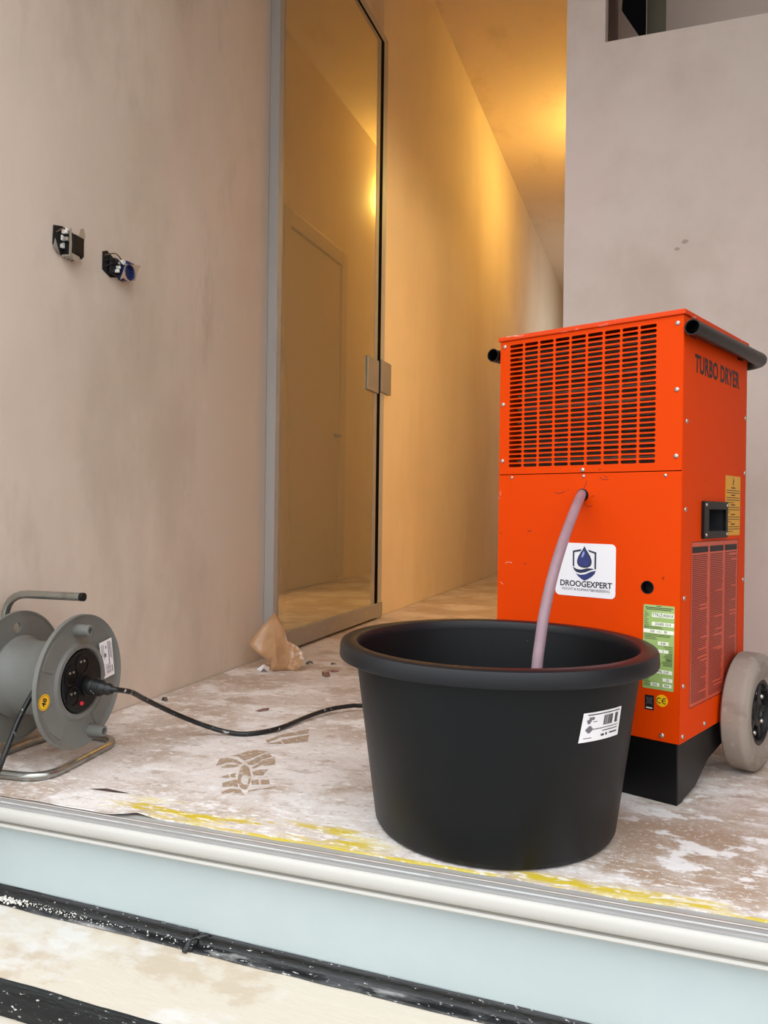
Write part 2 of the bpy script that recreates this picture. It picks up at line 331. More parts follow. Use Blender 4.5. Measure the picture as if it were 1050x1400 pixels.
box('strike_case', XD - .02, XD + .003, 3.506, 3.65, 1.085, 1.24, M['lock'], d1, .003)
# panelled door in the corridor's right wall (only its mirror image is in view)
d2 = empty('door_2', (-.283, 4.86, 0), label='plain panelled door in right wall of the corridor', **ST)
box('door_leaf', -.03, -.003, -.42, .42, .005, 2.3, M['white_door'], d2, .003)
for a, b, c, d in ((-.52, -.42, 0, 2.41), (.42, .52, 0, 2.41), (-.42, .42, 2.305, 2.41)):
    box('architrave', -.045, -.001, a, b, c, d, M['white_door'], d2, .006)
MB().tube([(-.03, .35, 1.05), (-.075, .35, 1.05), (-.075, .24, 1.05)], .009, 8).obj('door_handle', M['lock'], d2, 40)

# protective board on the floor, with its uneven front edge
def edge_y(x): return 1.1085 + .0015 * math.sin(x * 23) + .0012 * math.sin(x * 61 + 1) + (.0 if x > -.832 else -.0125 * min(1, (-.832 - x) / .012))
nb = 240; mb = MB(); xs = [XL + .003 + (1.195 - XL - .003) * k / nb for k in range(nb + 1)]
ys = [0, .012, .03, .07, .14, .25, .45, .8, 1.29]
vs = []
for top in (1, 0):
    for j, t in enumerate(ys):
        for x in xs:
            y = edge_y(x) + t if j < len(ys) - 1 else YB
            z = 0 if top else -.002
            lift = .006 * math.exp(-((x + .835) / .03) ** 2) if j == 0 else (.003 * math.exp(-((x + .835) / .03) ** 2) if j == 1 else 0)
            if x < -.84 and j == 0: lift += .0015
            vs.append((x, y, z + lift))
n1 = nb + 1; rows = len(ys); fs = []
for top in (0, 1):
    o = top * rows * n1
    for j in range(rows - 1):
        for k in range(nb):
            q = (o + j * n1 + k, o + j * n1 + k + 1, o + (j + 1) * n1 + k + 1, o + (j + 1) * n1 + k); fs.append(q if not top else q[::-1])
o = rows * n1
for k in range(nb): fs.append((k, o + k, o + k + 1, k + 1))
mb.add(vs, fs)
mb.box(XL + .003, -.285, YB, YE, -.002, 0)
fb = mb.obj('floor_board', M['board'], None, None, label='dusty brown protective board covering the raised floor, smeared white and yellow', category='floor covering')
FP = [[(-0.8394,1.377),(-0.8554,1.4193),(-0.8422,1.4304),(-0.8192,1.4249),(-0.7953,1.4086),(-0.7994,1.4041),(-0.8203,1.41),(-0.8318,1.3998),(-0.8357,1.3869)],[(-0.8461,1.4438),(-0.8324,1.4614),(-0.826,1.4857),(-0.8128,1.4985),(-0.7882,1.4977),(-0.7923,1.4683),(-0.7972,1.4484),(-0.8006,1.4265),(-0.8154,1.4353),(-0.8271,1.4454)],[(-0.7895,1.4138),(-0.7883,1.4609),(-0.7795,1.4888),(-0.7608,1.4719),(-0.7707,1.4501),(-0.7718,1.4096),(-0.7812,1.4058)],[(-0.7661,1.3924),(-0.7668,1.4429),(-0.7521,1.4665),(-0.7322,1.4281),(-0.7474,1.4137),(-0.7558,1.4187),(-0.7593,1.387)],[(-0.7531,1.3707),(-0.7453,1.3887),(-0.7295,1.3961),(-0.7294,1.3801),(-0.7232,1.3616),(-0.7413,1.3544)],[(-0.7749,1.2959),(-0.7594,1.3218),(-0.7358,1.2873),(-0.7496,1.2866),(-0.7632,1.2765)],[(-0.7524,1.2528),(-0.7457,1.2739),(-0.7274,1.2788),(-0.703,1.2542),(-0.71,1.2515),(-0.7326,1.2606),(-0.7441,1.2448)],[(-0.7312,1.328),(-0.7208,1.337),(-0.7061,1.3133),(-0.7193,1.3081)],[(-0.7153,1.3367),(-0.7015,1.3447),(-0.69,1.3245),(-0.7032,1.3145)],[(-0.7099,1.2788),(-0.6922,1.2974),(-0.6981,1.2825),(-0.7057,1.2712)],[(-0.6894,1.2985),(-0.6728,1.3169),(-0.6686,1.302),(-0.6873,1.2947)],[(-0.7982,1.319),(-0.7889,1.3407),(-0.7761,1.3252)],[(-0.7859,1.3419),(-0.781,1.3543),(-0.7668,1.3314),(-0.7758,1.3279)],[(-0.8247,1.3719),(-0.8211,1.3916),(-0.7997,1.3979),(-0.7963,1.3887),(-0.8125,1.374)],[(-0.7887,1.4056),(-0.7707,1.3906),(-0.7427,1.3487),(-0.7433,1.3382),(-0.759,1.3499),(-0.7583,1.3374),(-0.745,1.3126),(-0.7448,1.3029),(-0.7516,1.31),(-0.7767,1.3613),(-0.7898,1.394)],[(-0.7427,1.3487),(-0.7266,1.315),(-0.7153,1.279),(-0.7293,1.2851),(-0.7448,1.3029),(-0.745,1.3126),(-0.7313,1.301),(-0.7277,1.3072),(-0.7383,1.3301),(-0.7433,1.3382)]]
HP = [[(-0.8298,1.5716),(-0.8129,1.6294),(-0.7757,1.6862),(-0.7638,1.6551),(-0.808,1.6027),(-0.8168,1.555)],[(-0.7985,1.5842),(-0.7571,1.6462),(-0.7386,1.5974),(-0.778,1.5599)],[(-0.8155,1.5448),(-0.7939,1.5751),(-0.7814,1.5585)]]
for nm, polys in (('boot_print', FP), ('boot_print', HP)):
    pm = MB()
    for p in polys:
        n = len(p); pm.add([(x, y, .0006) for x, y in p], [tuple(range(n))])
    pm.obj(nm, M['print'], fb)

# step edge: grooved strip, rounded nosing, riser, lower tread
SX0, SX1 = -1.45, 1.2
pr = [(1.112, -.0022), (1.112, -.006), (1.066, -.006), (1.066, -.0035), (1.0685, -.0026), (1.076, -.0026), (1.077, -.004), (1.08, -.004), (1.081, -.0026), (1.09, -.0026), (1.091, -.004), (1.094, -.004), (1.095, -.0026), (1.102, -.0024)]
MB().extrude(pr, SX0, SX1).obj('trim_nosing_strip', M['grey_strip'], **ST)
sr = bpy.data.objects['trim_nosing_strip']
for y in (1.0775, 1.0925): MB().extrude([(y, -.005), (y + .0017, -.005), (y + .0017, -.0019), (y, -.0019)], SX0, SX1).obj('rib', M['rib'], sr)  # raised ribs, paler than the strip
pn = [(1.11, -.0062), (1.066, -.0062), (1.062, -.009), (1.0605, -.014), (1.0605, -.021), (1.062, -.027), (1.0655, -.0305), (1.074, -.0315), (1.074, -.0345), (1.066, -.0352), (1.0645, -.039), (1.066, -.0415), (1.07, -.0425), (1.09, -.0425), (1.11, -.0425)]
MB().extrude(pn, SX0, SX1).obj('trim_nosing', M['nosing'], None, 40, **ST)
box('step_riser', SX0, SX1, 1.085, 1.1, -.32, -.042, M['riser'], **ST)
def zt(x): return -.1735 - .0124 * (x + 1.097)
tr = MB()
tr.add([(SX0, .872, zt(SX0)), (SX1, .872, zt(SX1)), (SX1, 1.086, zt(SX1)), (SX0, 1.086, zt(SX0)), (SX0, .872, -.7), (SX1, .872, -.7), (SX1, 1.086, -.7), (SX0, 1.086, -.7)],
       [(0, 1, 2, 3), (4, 7, 6, 5), (0, 4, 5, 1), (3, 2, 6, 7), (0, 3, 7, 4), (1, 5, 6, 2)])
tr.obj('step_tread', M['tread'], **ST)

def tape(name, x0, x1, prof, seed, label, taper=0):
    """prof: list of (y, dz, wobble) across the strip; follows the tread"""
    n = int((x1 - x0) / .012); vs = []; fs = []; P = len(prof)
    for i in range(n + 1):
        x = x0 + (x1 - x0) * i / n
        for (y, dz, wb) in prof:
            w = noise.noise((x * 9, seed, y * 30)) * wb; w2 = noise.noise((x * 26, seed + 5, y * 60)) * wb * .6
            vs.append((x, y + w + w2 * .4, zt(x) + dz + abs(w2) * .6 + .0006))
    for i in range(n):
        for j in range(P - 1): a = i * P + j; fs.append((a, a + 1, a + P + 1, a + P))
    b = MB().add(vs, fs); o = b.obj(name, M['tape'], None, 50, label=label, category='tape', group='black tapes on the lower step')
    so = o.modifiers.new('thick', 'SOLIDIFY'); so.thickness = .0008; so.offset = 0
    return o
pv = [(1.0835, .0225, .0015), (1.083, .014, .001), (1.082, .006, .001), (1.079, .0025, .001), (1.074, .0015, .003), (1.067, .001, .003), (1.0595, .0006, .004)]
tape('adhesive_tape', -1.4, -.688, pv, 1.3, 'black tape along foot of pale riser, left length with white crumbs and frayed end')
tape('adhesive_tape', -.692, 1.0, [(y, dz * .9, w) for y, dz, w in pv], 7.7, 'black tape along foot of pale riser, right length beyond the frayed join')
pf = [(.8985, .0006, .003), (.89, .0008, .002), (.88, .001, .001), (.871, .0012, .0005), (.8695, -.01, .0005), (.8695, -.03, .001)]
tape('adhesive_tape', -1.4, .6, pf, 3.1, 'black tape over front edge of lower step at bottom left corner')
# lifted tape flap at the join
fl = bez([(-.668, 1.081, zt(-.67) + .022), (-.676, 1.075, zt(-.67) + .02), (-.69, 1.066, zt(-.69) + .016), (-.694, 1.059, zt(-.69) + .008), (-.694, 1.052, zt(-.69) + .002)], 5)
vs = []; fs = []
for i, p in enumerate(fl):
    w = .004 + .002 * math.sin(i * .5); vs += [p + Vector((-w, -.001, .001)), p + Vector((w, .001, -.001))]
for i in range(len(fl) - 1): fs.append((2 * i, 2 * i + 1, 2 * i + 3, 2 * i + 2))
o = MB().add(vs, fs).obj('tape_flap', M['tape'], None, 60, label='curled loose flap of black tape standing up at the join', category='tape'); sm = o.modifiers.new('t', 'SOLIDIFY'); sm.thickness = .0008
# plaster crumbs lying on the left tape
b = MB()
for k in range(260):
    x = -1.14 + abs(random.gauss(0, .2)); y = 1.0725 + random.gauss(0, .0042) - .01 * max(0, -1.0 - x); s = random.uniform(.0006, .002) * (1.5 if x < -1.03 else .75)
    if y > 1.081: y = 1.079
    zz = zt(x) + .0052
    b.lathe([(0, -s), (s * .9, -s * .3), (s * .7, s * .5), (0, s * .9)], 5, T(x, y, zz) @ Matrix.Rotation(random.random() * 3, 4, 'X'))
b.obj('plaster_crumbs', M['rubble'], None, None, label='white plaster crumbs strewn along the left black tape', category='rubble', kind='stuff')

# things inside the wall niche, top right
o = MB().extrude([(-.1289, 2.04), (-.124, 2.12), (-.122, 2.7), (-.0585, 2.7), (-.0585, 1.947), (-.073, 1.946)], 2.462, 2.466, 1).obj('membrane_sheet', M['sheet'], None, None, label='black membrane flap with pointed lower end hanging inside wall niche', category='sheet')
box('niche_reveal_shade', -.1715, -.152, YB + .125, YB + .3, OZ - .002, 2.74, M['coil'], label='dark brown strip painted as shaded packer at left end of wall niche', category='reveal')  # added strip; its dark colour paints the shaded left reveal
p = MB().extrude([(-.0572, 2.52), (-.0022, 2.52), (-.0022, 2.6), (-.004, 2.6), (-.004, 2.522), (-.0552, 2.522), (-.0552, 2.6), (-.0572, 2.6)], OZ - .001, 2.74, 2)
p.obj('metal_profile', M['profile'], label='olive grey metal channel standing upright inside wall niche', category='profile')

# ------------------------------------------------------------------ dehumidifier
AD = -.37717
D = empty('dehumidifier', (.0361, 1.4842, 0), AD, label='orange dehumidifier with black slotted grille, standing on black base and grey wheels', category='dehumidifier')
WD, DD = .383, .365
base_prof = [(.002, .112), (.002, 0), (.028, 0), (.036, .004), (.093, .012), (.128, .03), (.163, .0475), (.205, .055), (.289, .0687), (.362, .078), (.362, .112)]
MB().extrude(base_prof, -.381, -.002).obj('base', M['base'], D, None, .002)
b = MB().box(-WD, -WD + .002, .0018, DD, .11, .874).box(-WD, 0, DD - .002, DD, .11, .874).box(-WD + .002, -.002, .0018, DD - .002, .11, .114)
b.obj('casing', M['orange'], D)
flat('side_panel', [[(.0018, .11), (DD, .11), (DD, .874), (.0018, .874)], [(.123, .488), (.224, .488), (.224, .531), (.123, .531)]], .002, T(-.001, 0, 0) @ SIDE, M['orange'], D)
box('inner_partition', -WD + .004, -.004, .1, .104, .6, .872, M['dark_void'], D)
box('inner_shelf', -WD + .004, -.004, .004, .1, .6, .603, M['dark_void'], D)
box('inner_baffle', -.05, -.046, .004, .1, .603, .872, M['dark_void'], D)
fb2 = MB()
for k in range(150):
    x = -.345 + .002 * k
    if x < -.051: fb2.box(x, x + .0006, .022, .06, .604, .858)
for k in range(9): fb2.tube([(-.35, .021, .625 + .027 * k), (-.052, .021, .625 + .027 * k)], .0038, 8)
fb2.obj('cooling_coil', M['coil'], D)
# upper front panel with its 9 x 27 slots
GX0, GX1, GZ0, GZ1 = -.3607, -.0473, .6115, .8675
loops = [rrect(-WD + .0008, -.0008, .5985, .8745, .002, 2)]
px, pz = (GX1 - GX0) / 9, (GZ1 - GZ0) / 27
for i in range(9):
    for j in range(27):
        x = GX0 + px * i; z = GZ0 + pz * j; loops.append(rrect(x + .0016, x + px - .0022, z + .0014, z + pz - .0016, .0031, 3))
flat('grille_panel', loops, .0016, T(0, .0008, 0) @ FRONT, M['orange'], D)
flat('front_panel', [rrect(-WD + .0008, -.0008, .111, .5968, .002, 2), circle(-.1918, .5546, .0122), circle(-.0606, .386, .0118)], .0016, T(0, .0008, 0) @ FRONT, M['orange'], D)
box('front_backing', -WD + .004, -.004, .02, .022, .114, .598, M['dark_void'], D)
for cx, cz, r in ((-.1918, .5546, .0126), (-.0606, .386, .0122)):
    MB().lathe([(r, -.0015), (r, .0006), (r - .0016, .0006), (r - .0016, -.014), (r, -.014)], 24, T(cx, 0, cz) @ FRONT, True).obj('grommet', M['black'], D, 40)
# lid
b = MB().box(-WD - .003, .003, -.0042, DD + .003, .8752, .8845)
b.obj('lid', M['orange_lid'], D, None, .0016)
# push handle: one bent tube, open at both front ends
HZ = .8495
def hpath():
    p = [(.0155, -.004, HZ), (.0155, .2, HZ + .002), (.0155, .395, HZ + .005)]
    c = .05
    for k in range(1, 9): a = R(90 * k / 8); p.append((.0155 - c + c * math.cos(a), .395 + c * math.sin(a), HZ + .005))
    q = [(-WD - x, y, z) for x, y, z in p[::-1]]
    return p + q
MB().tube(hpath(), .0138, 18, inner=.87).obj('push_handle', M['black_tube'], D, 50)
for y in (.03, .3):
    for x in (0, -WD - .0045): MB().box(x, x + .0045, y, y + .022, HZ - .009, HZ + .012).obj('handle_bracket', M['black_tube'], D)
# grip recess on the right side
flat('grip_frame', [rrect(.099, .234, .475, .5455, .003), [(.1245, .4885), (.2225, .4885), (.2225, .5305), (.1245, .5305)]], .006, T(.003, 0, 0) @ SIDE, M['black'], D)
gy0, gy1, gz0, gz1 = .1235, .2235, .4885, .5305
MB().add([(.002, gy0, gz0), (.002, gy1, gz0), (.002, gy1, gz1), (.002, gy0, gz1), (-.045, gy0, gz0 + .022), (-.045, gy1, gz0 + .012), (-.045, gy1, gz1), (-.045, gy0, gz1)],
         [(0, 1, 5, 4), (1, 2, 6, 5), (2, 3, 7, 6), (3, 0, 4, 7), (4, 5, 6, 7)]).obj('grip_cup', M['grip'], D)
# screws
sc = MB().lathe([(.0046, 0), (.0046, .0006), (.0042, .0016), (.003, .0024), (.0014, .0027), (.0013, .0014), (0, .0014)], 12).mesh('screw', [M['screw']], 40)
ss = MB().lathe([(.0034, 0), (.0034, .0005), (.003, .0013), (.002, .002), (.001, .0022), (.001, .0012), (0, .0012)], 10).mesh('small_screw', [M['screw']], 40)
def screw(me, x, y, z, mx):
    o = bpy.data.objects.new('screw', me); COL.objects.link(o); o.parent = D; o.matrix_local = T(x, y, z) @ mx
for x, z in ((-.3717, .864), (-.374, .744), (-.374, .6263), (-.192, .6035), (-.0115, .861), (-.0113, .7426), (-.0113, .624), (-.0305, .1215), (-.352, .1215)): screw(sc, x, 0, z, FRONT)
for x, z in ((-.1898, .5912), (-.3507, .5914), (-.03, .5898)): screw(ss, x, 0, z, FRONT)
for y, z in ((.0185, .687), (.0175, .5287), (.0165, .3697), (.0178, .2119), (.0178, .1215), (.1306, .1232), (.357, .725), (.357, .6087), (.355, .384), (.353, .2203)): screw(sc, 0, y, z, SIDE)
for y, z in ((.11, .482), (.11, .5385), (.2285, .482), (.2285, .5385)): screw(ss, .006, y, z, SIDE)
for z in (.575, .35): screw(sc, -WD, .03, z, Matrix.Rotation(R(-90), 4, 'Z') @ FRONT)
# wheels and axle
def wheel(x0, s):
    mx = T(x0, .314, .119) @ Matrix.Rotation(R(90), 4, 'Y') @ Matrix.Diagonal((1, 1, s, 1))
    w = MB().lathe([(.066, .006), (.08, .002), (.106, 0), (.114, .0015), (.1183, .005), (.119, .012), (.119, .036), (.1185, .0415), (.1155, .0455), (.111, .0475), (.1095, .0495), (.1, .052), (.084, .05), (.072, .046), (.066, .046)], 48, mx, True).obj('tyre', M['tyre'], D, 40)
    h = MB().lathe([(.066, .008), (.066, .0445), (.062, .0475), (.058, .0445), (.056, .026), (.03, .024), (.028, .04), (.016, .044), (.014, .04), (0, .04)], 36, mx).obj('hub', M['hub'], w, 40)
    for k in range(5):
        a = 2 * PI * k / 5 + .3
        MB().box(.02, .06, -.007, .007, .022, .04, mx @ Matrix.Rotation(a, 4, 'Z')).obj('spoke', M['hub'], w, None, .002)
        MB().lathe([(.006, .024), (.006, .037), (.004, .04), (0, .041)], 8, mx @ Matrix.Rotation(a + .63, 4, 'Z') @ T(.043, 0, 0)).obj('hub_bolt', M['screw'], w, 40)
wheel(.005, 1); wheel(-WD - .005, -1)
MB().tube([(-WD - .01, .314, .119), (.01, .314, .119)], .009, 12).obj('axle', M['base'], D, 40)

# stickers on the front (x to the right, z up)
def Fm(x, z, d=.0006): return T(x, -d, z) @ FRONT
bl = flat('brand_sticker', [rrect(-.0625, .0625, -.0515, .0515, .009)], .0005, Fm(-.1843, .4101, .0003), M['sticker'], D, label='white sticker with blue drop in shield and DROOGEXPERT')
c0x, c0z = -.1843, .4101
def em(name, loops, mt, dd=.0008, ox=0, oz=0):
    return flat(name, [[(x + ox, z + oz) for x, z in l] for l in loops], .0003, Fm(c0x, c0z, dd), mt, bl)
# emblem, drawn in sticker pixels (crop 10 px = 1 photo px), scaled to metres
def K(pts): return [((x - 490) * .0001555, (470 - y) * .0001555) for x, y in pts]
em('shield_outline', [K([(325, 235), (440, 212), (432, 238), (345, 254), (345, 425), (352, 432), (326, 425)])], M['navy'])
em('shield_outline', [K([(528, 216), (640, 245), (638, 455), (618, 450), (618, 262), (545, 240)])], M['navy'])
def drop(s, cx, cy):
    pts = [(0, -140)]
    for x, y in ((18, -105), (45, -65), (78, -15), (98, 40), (96, 78), (78, 108), (45, 126), (0, 132)): pts.append((x, y))
    pts += [(-x, y) for x, y in pts[1:-1][::-1]]
    return K([(cx + x * s, cy + y * s) for x, y in pts])
em('water_drop', [drop(1, 482, 312)], M['navy'])
em('water_drop', [drop(.84, 482, 312)], M['blue'], .001)
em('drop_highlight', [K([(476, 232), (486, 262), (470, 300), (448, 318), (444, 300), (458, 262)])], M['lightblue'], .0012)
em('wave', [K([(328, 436), (380, 462), (440, 468), (520, 446), (585, 446), (612, 456), (560, 470), (500, 496), (430, 510), (375, 500), (345, 472)])], M['navy'])
em('wave', [K([(372, 518), (430, 532), (500, 520), (570, 486), (636, 470), (620, 512), (580, 550), (530, 582), (486, 602), (440, 580), (400, 550)])], M['blue'])
text('printed_text', 'DROOGEXPERT', .0158, Fm(c0x + .0016, c0z - .0277, .0009), M['ink'], bl, .96, .0003)
text('printed_text', 'VOCHT & KLIMAATBEHEERSING', .0072, Fm(c0x + .0016, c0z - .0383, .0009), M['greyink'], bl, .97)
# green rating plate
gp = flat('rating_plate', [rrect(-.067, -.0102, .2028, .3550, .0015)], .0005, T(0, -.0003, 0) @ FRONT, M['green'], D, label='green rating plate with white data fields')
fields = [(-.051, -.0105, .333, .3412, 'TTK(Z)400AX'), (-.051, -.0105, .3175, .3245, '202400 1214'), (-.0665, -.0105, .304, .3108, '230   ~1~   50'), (-.0395, -.02, .2835, .290, '4.40'), (-.0395, -.02, .2695, .2755, '2'), (-.026, -.012, .2555, .260, '2014'),
          (-.046, -.013, .2325, .239, 'MPa  0.45'), (-.03, -.0125, .2185, .225, '23'), (-.052, -.036, .2085, .2145, 'N/A'), (-.03, -.014, .2085, .2145, 'N/A')]
for a, b_, c, d, s in fields:
    if s != '2014': flat('data_field', [[(a, c), (b_, c), (b_, d), (a, d)]], .0003, T(0, -.0007, 0) @ FRONT, M['cream'], gp)
    text('printed_text', s, (d - c) * .95, Fm((a + b_) / 2, (c + d) / 2, .0009), M['ink'], gp, .82 if len(s) > 8 else .9)
def lines(name, rows, mx, mt, parent):
    b = MB()
    for x0, x1, z, h in rows: b.add([mx @ Vector((x0, z, 0)), mx @ Vector((x1, z, 0)), mx @ Vector((x1, z + h, 0)), mx @ Vector((x0, z + h, 0))], [(0, 1, 2, 3)])
    return b.obj(name, mt, parent, kind='stuff')
rw = [(-.043, -.034, .3525, .0012), (-.064, -.013, .3495, .0013), (-.062, -.016, .3465, .0013)]
for k in range(9): rw.append((-.065, -.065 + random.uniform(.004, .009), .342 - k * .0035, .0009))
for z in (.3148, .312, .3012, .2985, .2958, .293): rw.append((-.065, -.065 + random.uniform(.02, .05), z, .0009))
for k in range(16): rw.append((-.032 + random.uniform(0, .008), -.0125, .28 - k * .0022 if k > 4 else .281 - k * .003, .0008))
for k in range(10): rw.append((-.065, -.065 + random.uniform(.008, .016), .231 - k * .0026, .0008))
lines('fine_print', rw, T(0, -.0008, 0) @ FRONT, M['ink'], gp)
# bin sticker and CE sticker
bs = flat('bin_sticker', [rrect(-.0622, -.0452, .1640, .1905, .001)], .0005, T(0, -.0003, 0) @ FRONT, M['ink'], D, label='small black sticker with crossed out bin')
def seg(name, pts, w, mx, mt, parent):
    b = MB()
    for (x0, z0), (x1, z1) in pts:
        d = Vector((x1 - x0, z1 - z0)); n = Vector((-d.y, d.x)).normalized() * w / 2
        b.add([mx @ Vector((x0 + n.x, z0 + n.y, 0)), mx @ Vector((x0 - n.x, z0 - n.y, 0)), mx @ Vector((x1 - n.x, z1 - n.y, 0)), mx @ Vector((x1 + n.x, z1 + n.y, 0))], [(0, 1, 2, 3)])
    return b.obj(name, mt, parent)
q = T(-.0537, -.0007, .180) @ FRONT
seg('bin_symbol', [((-.004, .0045), (-.003, -.004)), ((-.003, -.004), (.003, -.004)), ((.003, -.004), (.004, .0045)), ((-.005, .0045), (.005, .0055)), ((-.006, .007), (.006, -.006)), ((-.006, -.006), (.006, .007))], .0007, q, M['greyink'], bs)
flat('bin_bar', [[(-.0595, .1665), (-.048, .1665), (-.048, .1685), (-.0595, .1685)]], .0003, T(0, -.0008, 0) @ FRONT, M['cream'], bs)
ce = flat('conformity_sticker', [circle(-.0308, .1838, .0108, 28)], .0005, T(0, -.0003, 0) @ FRONT, M['yellow'], D, label='round yellow CE sticker')
arc = []
for cx in (-.0046, .0052):
    pts = [(cx + .0046 * math.cos(R(a)), .0046 * math.sin(R(a))) for a in range(60, 301, 24)]
    arc += list(zip(pts[:-1], pts[1:]))
arc.append(((.0008, 0), (.0066, 0)))
seg('conformity_mark', arc, .0016, T(-.0308, -.0008, .1838) @ FRONT, M['ink'], ce)
# scuffs on the lower front panel
def scuff(pts, w, mt):
    q = [((670 + x / 3.75 - 931) * .001535, .5967 - (640 + y / 3.75 - 647) * .00134) for x, y in pts]
    b = bez([(x, z, 0) for x, z in q], 4); seg('scuff', [((p.x, p.y), (r_.x, r_.y)) for p, r_ in zip(b[:-1], b[1:])], w, T(0, -.0004, 0) @ FRONT, mt, D)
for pts in ([(365, 128), (390, 134), (418, 122)], [(432, 118), (440, 112)], [(530, 66), (526, 90), (517, 104)], [(518, 188), (540, 206), (562, 200)], [(556, 152), (572, 146)], [(598, 48), (612, 60), (640, 62)], [(620, 40), (634, 52)], [(216, 340), (228, 350), (238, 340)], [(222, 352), (230, 344)], [(198, 532), (214, 534)], [(590, 10), (600, 4)]): scuff(pts, .0011, M['scuff'])
for pts in ([(60, 118), (54, 132), (58, 146)], [(62, 650), (72, 656), (80, 662)], [(90, 540), (104, 530), (130, 534)], [(44, 150), (50, 165)]): scuff(pts, .0013, M['chip'])
# right side: TURBO DRYER, warning label, instruction label
text('side_lettering', 'TURBO DRYER', .0455, T(.0003, .1835, .7955) @ SIDE, M['ink'], D, .80, .0013, sp=1.07)
yl = flat('warning_label', [[(.2345, .4785), (.3278, .4785), (.3278, .5995), (.2345, .5995)]], .0005, T(.0003, 0, 0) @ SIDE, M['amber'], D, label='amber warning label with black print')
rw = []; z = .574
for k in range(5):
    rw.append((.268, .294, z, .0022)); z -= .0048
    for j in range(3 if k else 2): rw.append((.239, .323 if j < 2 else .239 + random.uniform(.02, .05), z, .0013)); z -= .0048
    z -= .0004
rw += [(.279, .2825, .5925, .003), (.2805, .286, .587, .0045), (.277, .283, .583, .003), (.281, .284, .579, .003)]
lines('fine_print', rw, T(.0008, 0, 0) @ SIDE, M['ink'], yl)
il = flat('instruction_label', [rrect(.048, .319, .1655, .470, .004)], .0004, T(.0002, 0, 0) @ SIDE, M['film'], D, label='large transparent label with three columns of dark print')
flat('label_border', [rrect(.048, .319, .1655, .470, .004), rrect(.0492, .3178, .1667, .4688, .0035)], .0003, T(.0006, 0, 0) @ SIDE, M['redink'], il)
rw = []
for ci, (a, b_) in enumerate(((.054, .138), (.148, .226), (.236, .310))):
    flat('heading_bar', [[(a, .449), (b_, .449), (b_, .4605), (a, .4605)]], .0003, T(.0006, 0, 0) @ SIDE, M['ink'], il)
    rw2 = []; z = .4435; k = 0
    while z > .172:
        r_ = random.random(); rw.append((a + .001, b_ - (random.uniform(.03, .06) if r_ < .16 else random.uniform(0, .008)), z, .0017)); z -= .0036
lines('fine_print', rw, T(.0006, 0, 0) @ SIDE, M['redink'], il)

# ------------------------------------------------------------------ drain hose
hp = bez([(-.1417, 1.566, .5585), (-.1431, 1.56, .5575), (-.1479, 1.5, .5327), (-.1621, 1.42, .4693), (-.1741, 1.37, .4075), (-.1816, 1.33, .3488), (-.1854, 1.31, .3024), (-.187, 1.295, .2711), (-.19, 1.285, .2), (-.194, 1.28, .06)], 8)
b = MB().tube(hp, .0094, 16, False); o = b.obj('drain_hose', M['hose'], None, 80, label='milky translucent drain hose from orange machine down into black tub', category='hose')
so = o.modifiers.new('wall', 'SOLIDIFY'); so.thickness = .0022; so.offset = -1

# ------------------------------------------------------------------ black tub
TB = empty('plastic_tub', (-.26, 1.312, 0), 0, label='large round black plastic tub at step edge before orange machine', category='tub')
prof = [(0, .0), (.186, 0), (.1945, .003), (.1995, .011), (.2365, .284), (.2365, .286), (.2325, .286), (.1955, .014), (.188, .007), (0, .006)]
MB().lathe(prof, 96).obj('tub_body', M['tub'], TB, 35)
rim = [(.2325, .286), (.2365, .2835), (.243, .2835), (.2585, .279), (.2605, .277), (.2625, .278), (.2635, .281), (.2625, .297), (.2605, .3015), (.257, .3035), (.239, .3035), (.235, .302), (.2325, .298)]
MB().lathe(rim, 96, None, True).obj('tub_rim', M['tub_rim'], TB, 35)
def on_tub(a, z, e=.0006): r = .1995 + (.2365 - .1995) * (z - .011) / .273 + e; return (r * math.cos(R(a)), r * math.sin(R(a)), z)
# label wraps the tub; u 0..1 left-right, v 0..1 bottom-top
def lab(u, v, e=.0006):
    a = -45.6 + (-24.8 + 45.6) * u - 1.2 * (1 - v) * (1 - u); z = .1905 + .0435 * v; return on_tub(a, z, e)
def lab_patch(name, u0, u1, v0, v1, e, mt, parent, n=10):
    vs = [lab(u0 + (u1 - u0) * i / n, v, e) for v in (v0, v1) for i in range(n + 1)]
    return MB().add(vs, [(i, i + 1, n + 2 + i, n + 1 + i) for i in range(n)]).obj(name, mt, parent)
tl = lab_patch('tub_label', 0, 1, 0, 1, .0007, M['sticker'], TB, 14); tl['label'] = 'white product label with barcode'
so = tl.modifiers.new('t', 'SOLIDIFY'); so.thickness = .0004; so.offset = 1
def lab_rows(name, rects, mt, e=.0015):
    b = MB()
    for u0, u1, v0, v1 in rects:
        n = 3; vs = [lab(u0 + (u1 - u0) * i / n, v, e) for v in (v0, v1) for i in range(n + 1)]
        b.add(vs, [(i, i + 1, n + 2 + i, n + 1 + i) for i in range(n)])
    return b.obj(name, mt, tl, kind='stuff')
bars = []; u = .5
while u < .9:
    w = random.choice((.006, .009, .014))
    if not .74 < u < .8: bars.append((u, u + w, .5, .84))
    u += w + random.choice((.006, .01))
lab_rows('barcode', bars, M['ink'])
lab_rows('fine_print', [(.1, .94, .9, .935), (.26, .92, .4, .425), (.5, .92, .3, .33), (.48, .56, .13, .2), (.6, .64, .13, .22), (.7, .92, .16, .21), (.24, .34, .66, .68), (.08, .26, .02 + .1, .14)], M['ink'])
lab_rows('print_mark', [(.09 + .02 * abs(k - 3), .27 - .02 * abs(k - 3), .3 + k * .035, .335 + k * .035) for k in range(7)] + [(.1, .2, .68, .76), (.14, .26, .74, .84), (.12, .18, .62, .7)], M['greyink'])

